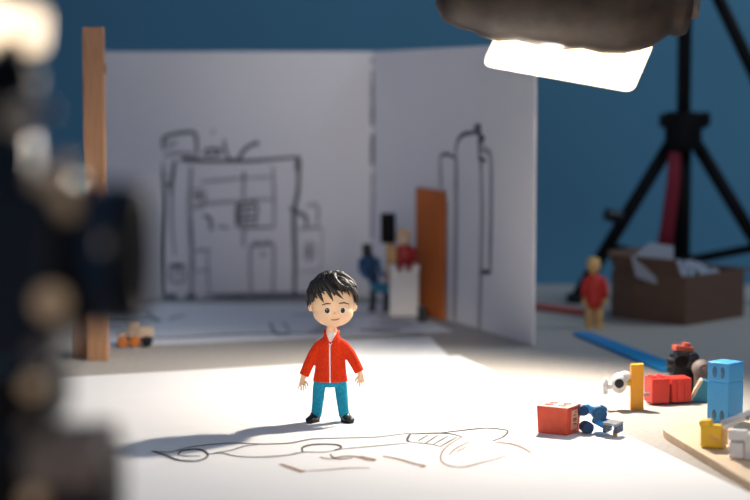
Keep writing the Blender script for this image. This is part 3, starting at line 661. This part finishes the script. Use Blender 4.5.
# small toy person by the box
g = G(594, 328); s = K_(g.y)
t = thing('toy_person', 'small red-shirted toy person standing left of the cardboard box', 'toy person', g)
b = new(); tube(b, [(0, 0, 20 * s), (0, 0, 30 * s), (0, 0, 44 * s), (0, 0, 52 * s), (0, 0, 55 * s)], [(6 * s, 9 * s), (6 * s, 9 * s), (6.5 * s, 9.5 * s), (5.5 * s, 8 * s), (3 * s, 3.5 * s)], up=(0, 1, 0)); obj('shirt', b, M_red, t)
b = new(); tube(b, [(-1 * s, 0, 53 * s), (-1 * s, 0, 57 * s)], 3.5 * s); ball(b, (-1 * s, -.5 * s, 63 * s), (7 * s, 7 * s, 7.6 * s)); obj('head', b, M_tan, t)
b = new(); ball(b, (-1 * s, 1.5 * s, 66 * s), (7.4 * s, 7 * s, 6 * s)); obj('hair', b, mat('blond_hair', (.55, .33, .10), .6), t)
for sx in (-1, 1):
    b = new(); tube(b, [(sx * 8.5 * s, 0, 50 * s), (sx * 11 * s, -1 * s, 40 * s), (sx * 10.5 * s, -3 * s, 30 * s)], [3.2 * s, 3 * s, 2.6 * s]); a = obj('arm', b, M_red, t)
    b = new(); ball(b, (sx * 10.5 * s, -3.6 * s, 27.5 * s), 2.8 * s); obj('hand', b, M_tan, a)
    b = new(); tube(b, [(sx * 4.6 * s, 0, 24 * s), (sx * 4.8 * s, 0, 12 * s), (sx * 4.8 * s, 0, 3 * s)], [4.6 * s, 4.2 * s, 4 * s]); box(b, (sx * 4.9 * s, -2 * s, 2 * s), (8 * s, 12 * s, 4 * s), bev=s); obj('leg', b, M_tan, t)

# cardboard box
g = G(685, 326); s = K_(g.y)
va = G(603, 318.5) - g; vb = G(744, 316.5) - g
rz = math.atan2(vb.y, vb.x); lb, la, hb = vb.length, va.length, .045; th = .0025
t = thing('cardboard_box', 'open brown cardboard box in front of the black light stand', 'box', g, rz)
b = new(); box(b, (lb / 2, la / 2, .0015), (lb - .001, la - .001, .003)); obj('bottom', b, M_card, t)
for c, sz in (((lb / 2, th / 2, hb / 2), (lb, th, hb)), ((lb / 2, la - th / 2, hb / 2), (lb, th, hb)), ((th / 2, la / 2, hb / 2), (th, la - 2 * th, hb)), ((lb - th / 2, la / 2, hb / 2), (th, la - 2 * th, hb))):
    b = new(); box(b, c, sz, bev=.0006); obj('side_panel', b, M_card, t)
for c, sz, r in (((lb + .010, la / 2, hb - .001), (.022, la - .004, .002), (0, .12, 0)), ((-.004, la * .5, hb + .0075), (.002, la - .01, .018), (0, -.5, 0)), ((lb / 2, la + .004, hb + .008), (lb - .01, .002, .020), (-.5, 0, 0))):
    b = new(); box(b, c, sz, r, bev=.0005); obj('flap', b, M_card, t)
# crumpled tissue
b = new(); N = 16; rr = random.Random(5); tbm = bmesh.new(); rows = []
for i in range(N + 1):
    r = []
    for j in range(N + 1):
        u, v = i / N * 2 - 1, j / N * 2 - 1
        z = .012 * (1 - .55 * (u * u + v * v)) + rr.uniform(-.0035, .0035) + .004 * math.sin(5 * u + 3 * v)
        r.append(tbm.verts.new((u * .034 + rr.uniform(-.002, .002), v * .034 + rr.uniform(-.002, .002), z)))
    rows.append(r)
fs = [tbm.faces.new((rows[i][j], rows[i + 1][j], rows[i + 1][j + 1], rows[i][j + 1])) for i in range(N) for j in range(N)]
ex = bmesh.ops.extrude_face_region(tbm, geom=fs); bmesh.ops.translate(tbm, vec=(0, 0, .0006), verts=[v for v in ex['geom'] if isinstance(v, bmesh.types.BMVert)])
bmesh.ops.recalc_face_normals(tbm, faces=tbm.faces); put(b, tbm)
cen = g + Vector((math.cos(rz) * lb / 2 - math.sin(rz) * la / 2, math.sin(rz) * lb / 2 + math.cos(rz) * la / 2, 0))
place(tag(obj('tissue_paper', b, M_tiss), 'pale crumpled tissue paper bulging out of the cardboard box', 'tissue paper'), (cen.x - .006, cen.y, TT + .0365), rz)
b = new(); prism(b, [(-16 * s, 4 * s), (4 * s, -4 * s), (22 * s, 12 * s), (24 * s, 36 * s), (0, 40 * s), (-20 * s, 24 * s)], .0015, TR((0, 0, 0), (1.2, 0, 0)), .0004)
pz = G(650, 322); 
place(tag(obj('paper_scrap', b, M_tiss), 'pale folded paper scrap leaning over the left rim of the cardboard box', 'paper scrap'), (AT(650, 288, g.y + .036).x, g.y + .0245, TT + .0385), rz + math.pi / 2 * 0 - .75)

# black light stand
cY = 1.985; cX = (683 - 375) / F * (cY * cp + .1 * sp) 
t = thing('light_stand', 'black tripod light stand with a crimson strap behind the cardboard box', 'light stand', (cX, cY, TT))
zc = AT(680, 131, cY).z - TT; s = K_(cY)
b = new(); tube(b, [(0, 0, zc - .10), (0, 0, zc + .26)], [.0070, .0070]); obj('pole', b, M_black, t)
b = new(); cyl(b, (0, 0, zc - .019), (0, 0, zc + .019), .0185, bev=.003); box(b, (0, 0, zc + .010), (.046, .024, .014), bev=.003); cyl(b, (.018, 0, zc + .012), (.026, 0, zc + .012), .007); obj('collar', b, M_black, t)
hubz = AT(690, 262, cY).z - TT
b = new(); cyl(b, (0, 0, hubz - .008), (0, 0, hubz + .008), .011); tube(b, [(0, 0, hubz), (0, 0, zc - .02)], .0085); obj('hub', b, M_black, t)
for k, a in enumerate((188, -8, 90)):
    a = math.radians(a); R = .108; f = Vector((R * math.cos(a), R * math.sin(a), .004)); top = Vector((.014 * math.cos(a), .014 * math.sin(a), zc - .014))
    b = new(); tube(b, [top, top.lerp(f, .5), f], [.0068, .0068, .0062]); l = obj('leg', b, M_black, t)
    b = new(); cyl(b, f - Vector((0, 0, .004)), f + Vector((0, 0, .006)), .009); obj('foot', b, M_black2, l)
    if k == 0:
        p = top.lerp(f, .47); b = new(); cyl(b, p + Vector((-.004, -.002, 0)), p + Vector((-.021, -.004, .004)), .0065); obj('clamp_knob', b, M_black2, l)
    m = top.lerp(f, .66); b = new(); tube(b, [Vector((0, 0, hubz)), m], [.0045, .0045]); obj('brace', b, M_black, t)
b = new(); e0, e1_ = AT(675, 152, cY - .015) - Vector((cX, cY, TT)), AT(662, 262, cY - .015) - Vector((cX, cY, TT))
tube(b, [e0, e0.lerp(e1_, .3) + Vector((.002, 0, 0)), e0.lerp(e1_, .7) + Vector((.001, -.001, 0)), e1_], [(.0062, .0016), (.0068, .0014), (.0072, .0014), (.0078, .0014)], 12, up=(1, 0, 0)); obj('strap', b, M_crim, t)
q0 = AT(690, -62, cY - .02) - Vector((cX, cY, TT)); q1 = AT(790, 150, cY - .02) - Vector((cX, cY, TT))
b = new(); tube(b, [q0, q1], [.0065, .0065]); cyl(b, Vector((0, 0, q0.z)), Vector((q0.x, q0.y - .008, q0.z)), .008); bo = obj('boom', b, M_black, t)
b = new(); cyl(b, q1 - (q1 - q0).normalized() * .01, q1 + (q1 - q0).normalized() * .03, .015); obj('counterweight', b, M_black2, bo)

# ------------------------------------------------------------------ hanging lamp
LY = 1.44
lp = AT(566, 72, LY); s = (LY * cp + .02) / F
t = thing('studio_lamp', 'black barrel-shaped studio lamp with a glowing white panel above the toys', 'lamp', (0.52, 1.62, TT))
o = Vector((0.52, 1.62, TT))
ax0, ax1 = AT(437, -17, LY - .012) - o, AT(692, -2, LY - .012) - o
d = (ax1 - ax0); Ln = d.length; q = Matrix.Translation(ax0) @ d.to_track_quat('Z', 'Y').to_matrix().to_4x4()
prof = [(0, 0), (.016, 0), (.026, .006), (.031, .018), (.0325, .028), (.036, .034), (.0385, .046), (.037, .060), (.0395, .075), (.0415, .095), (.040, .108), (.0425, .122), (.042, .138), (.039, .150), (.036, .158), (.030, .166), (.027, .170), (.028, .176), (.026, .182), (.012, .185), (0, .185)]
kz = Ln / .185
b = new(); lathe(b, [(r, z * kz) for r, z in prof], 40, q); obj('housing', b, M_bbrown, t)
b = new(); cyl(b, ax1 - Vector((.006, .0, .002)), ax1 + Vector((.004, 0, -.002)), .013); obj('end_knob', b, M_grey, t)
# glowing panel: four corners seen below the housing; it faces the figurine (down, left and to the camera side)
pc = [AT(482, 66, LY + .030), AT(633, 93, LY + .030), AT(655, 42, LY + .002), AT(503, 22, LY + .002)]
pn = (pc[1] - pc[0]).cross(pc[3] - pc[0]).normalized()
if pn.z > 0: pn = -pn
cen = sum(pc, Vector()) / 4
def slab(name, corners, th, m, inset, par):
    cc = sum(corners, Vector()) / 4; b = new(); tbm = bmesh.new(); q4 = [cc + (c - cc) * inset - o for c in corners]; lo = []
    for i in range(4):
        p, a, c = q4[i], (q4[i - 1] - q4[i]).normalized(), (q4[(i + 1) % 4] - q4[i]).normalized(); R = .0075
        for k in range(7):
            u = k / 6; lo.append(tbm.verts.new((p + a * R) * (1 - u) ** 2 + p * 2 * u * (1 - u) + (p + c * R) * u * u))
    f = tbm.faces.new(lo); r = bmesh.ops.extrude_face_region(tbm, geom=[f])
    bmesh.ops.translate(tbm, vec=-pn * th, verts=[v for v in r['geom'] if isinstance(v, bmesh.types.BMVert)])
    bmesh.ops.recalc_face_normals(tbm, faces=tbm.faces)
    put(b, tbm); return obj(name, b, m, par)
slab('light_panel', pc, .004, M_glow, 1.0, t)
back = [c - pn * .004 for c in pc]
slab('panel_back', back, .010, M_black, .96, t)
mid = (ax0 + ax1) / 2
b = new(); tube(b, [mid + Vector((0, 0, .03)), mid + Vector((0, .02, .10)), mid + Vector((.05, .06, .17)), mid + Vector((.25, .12, .20)), Vector((0, 0, .44)), Vector((0, 0, .30)), Vector((0, 0, .01))], .007, 14); obj('arm', b, M_black, t)
b = new(); lathe(b, [(0, 0), (.07, 0), (.07, .008), (.06, .012), (.012, .016), (0, .016)], 40); obj('base', b, M_black, t)

# ------------------------------------------------------------------ film camera in the foreground
CY = .55; ks = (CY * cp + .05 * sp) / F
o = Vector((AT(20, 250, CY).x, CY, TT))
t = thing('film_camera', 'blurred black film camera on a stand at the left edge, lens pointing right', 'camera', o)
o_cam = o + Vector((-.02, 0, -.0))
def C(px, py, dy=0.0): return AT(px, py, CY + dy) - o
def cbox(bm, x0, y0, x1, y1, dep, dy=0.0, bev=.001, rot=0.0):
    a, c = C(x0, y0, dy), C(x1, y1, dy)
    box(bm, (a + c) / 2, (abs(c.x - a.x), dep, abs(a.z - c.z)), (0, rot, 0), bev=bev)
b = new(); cbox(b, -90, 184, 66, 350, .034, bev=.003); obj('body', b, M_black2, t)
b = new(); m = C(50, 255); n2 = C(146, 255)
L1 = (n2 - m).length; q = Matrix.Translation(m) @ (n2 - m).to_track_quat('Z', 'Y').to_matrix().to_4x4(); R = 72 * ks
lathe(b, [(0, 0), (R * .8, 0), (R * .85, .004), (R * .96, .005), (R, .006), (R, L1 * .86), (R * .98, L1 * .93), (R * .90, L1), (R * .7, L1), (R * .62, L1 - .004), (0, L1 - .005)], 48, q); obj('lens', b, M_black, t)
b = new(); lathe(b, [(R * .99, L1 * .42), (R * 1.02, L1 * .43), (R * 1.02, L1 * .72), (R * .99, L1 * .73)], 48, q); obj('focus_ring', b, M_navy, t)
b = new(); cbox(b, -12, 55, 18, 200, .012); obj('handle_post', b, M_black, t)
b = new(); cbox(b, -80, 64, 36, 98, .018, bev=.002); obj('top_handle', b, M_black, t)
b = new(); cbox(b, -12, 136, 34, 196, .016); cbox(b, 20, 176, 78, 198, .018); obj('bracket', b, M_black2, t)
la_, lb_ = C(-60, 22, .05), C(45, 31, .05); q = Matrix.Translation(la_) @ (lb_ - la_).to_track_quat('Z', 'Y').to_matrix().to_4x4(); LL = (lb_ - la_).length; rl = 24 * ks * 1.09
b = new(); lathe(b, [(0, 0), (rl, 0), (rl, LL * .9), (rl * .85, LL), (0, LL)], 32, q); obj('light', b, M_glow2, t)
b = new(); cbox(b, -60, 55, 30, 66, .012); tube(b, [C(10, 60), C(10, 50, .05)], .004); obj('light_mount', b, M_black, t)
for px, py, r, m in ((20, 117, 15, M_hilite), (42, 112, 11, M_grey), (43, 178, 11, M_hilite), (66, 166, 12, M_hilite), (52, 302, 16, M_hilite), (38, 352, 9, M_grey), (34, 385, 10, M_hilite), (30, 425, 8, M_grey), (42, 476, 12, M_grey), (34, 497, 10, M_hilite)):
    b = new(); p = C(px, py, -.020); cyl(b, p, p + Vector((0, -.004, 0)), r * ks); cyl(b, p + Vector((0, .012, 0)), p, r * ks * .5); obj('highlight_knob', b, m, t)  # each disc is modelled in place of a specular highlight
b = new(); tube(b, [C(58, 190, -.020), C(64, 203, -.021), C(70, 216, -.020)], 10 * ks); obj('lever', b, M_hilite, t)  # elongated specular highlight modelled as a tan piece
b = new(); cbox(b, -90, 366, 62, 420, .040, bev=.002); obj('rod_clamp', b, M_black, t)
b = new(); cbox(b, -80, 340, 46, 382, .026, bev=.002); obj('base_plate', b, mat('slate_blue_metal', (.035, .06, .095), .4), t)
b = new(); cbox(b, -80, 408, 36, 470, .030, bev=.002); obj('head', b, M_black2, t)
b = new(); cbox(b, -80, 450, 118, 530, .040, bev=.002); obj('mount_plate', b, M_black, t)
b = new(); cbox(b, 34, 434, 110, 474, .044, bev=.002); obj('plate_clamp', b, M_grey, t)
zb = C(0, 530).z
b = new(); tube(b, [(0, 0, zb + .004), (0, 0, .075)], .012); obj('column', b, M_black, t)
for a in (90, 210, 330):
    a = math.radians(a); b = new(); tube(b, [(.008 * math.cos(a), .008 * math.sin(a), .095), (.085 * math.cos(a), .085 * math.sin(a), .004)], [.006, .0045]); obj('leg', b, M_black, t)

# ------------------------------------------------------------------ light
def light(name, kind, loc, energy, col, target=None, **kw):
    l = bpy.data.lights.new(name, kind); l.energy = energy; l.color = col
    for k, v in kw.items(): setattr(l, k, v)
    ob = bpy.data.objects.new(name, l); COL.objects.link(ob); ob.location = loc
    if target is not None: ob.rotation_euler = (Vector(target) - Vector(loc)).to_track_quat('-Z', 'Y').to_euler()
    return ob
kp = pc[0] * .5 + pc[1] * .38 + pc[2] * .07 + pc[3] * .05 + pn * .007
light('lamp_light', 'SPOT', kp, 8.5, (1.0, .90, .78), (kp.x - .35, kp.y - .42, kp.z - .55), spot_size=math.radians(164), spot_blend=.6, shadow_soft_size=.007)
light('backdrop_fill', 'SPOT', (-.35, .55, TT + .95), 17, (1.0, .93, .92), (-.02, 1.98, TT + .20), spot_size=math.radians(15), spot_blend=1.0, shadow_soft_size=.06)  # added spot without a lamp of its own, brightens the backdrop board
light('wall_fill', 'AREA', (1.1, 1.9, TT + 1.3), 9, (.75, .9, 1.0), (.6, 3.2, TT - .1), size=.8)  # unseen area light added to wash the back wall
light('fill_light', 'AREA', (-.42, .62, TT + .42), .6, (1.0, .88, .76), (.0, 1.33, TT + .05), size=.22)
light('side_fill', 'AREA', (.55, .75, TT + .45), .9, (1.0, .88, .74), (.22, 1.35, TT + .02), size=.18)
light('face_fill', 'SPOT', (-.17, .30, TT + .36), 21, (1.0, .86, .68), (-.031, 1.33, TT + .074), spot_size=math.radians(7.5), spot_blend=.5, shadow_soft_size=.02)  # narrow spot added to brighten the figurine's front, no visible source
light('camera_fill', 'SPOT', (.30, -.25, TT + .55), 13, (1.0, .82, .62), o_cam, spot_size=math.radians(24), spot_blend=.6, shadow_soft_size=.03)  # invented warm spot behind the viewpoint, lifts the dark film camera
w = bpy.data.worlds.new('room'); SC.world = w; w.use_nodes = True
w.node_tree.nodes['Background'].inputs[0].default_value = (.36, .58, 1.0, 1); w.node_tree.nodes['Background'].inputs[1].default_value = .19

# ------------------------------------------------------------------ camera
cd = bpy.data.cameras.new('camera'); co = bpy.data.objects.new('camera', cd); COL.objects.link(co)
co.location = (0, 0, TT + H); co.rotation_euler = (math.pi / 2 - PITCH, 0, 0)
cd.sensor_width = 36; cd.lens = 36 * F / 750; cd.clip_start = .02; cd.clip_end = 50
cd.dof.use_dof = True; cd.dof.focus_distance = (Vector((0, 1.325, TT + .06)) - Vector((0, 0, TT + H))).dot(Vector((0, cp, -sp)))
cd.dof.aperture_fstop = 5.6
SC.camera = co
SC.view_settings.view_transform = 'Standard'; SC.view_settings.look = 'None'
SC.view_settings.exposure = 0; SC.view_settings.gamma = 1; SC.view_settings.use_curve_mapping = False
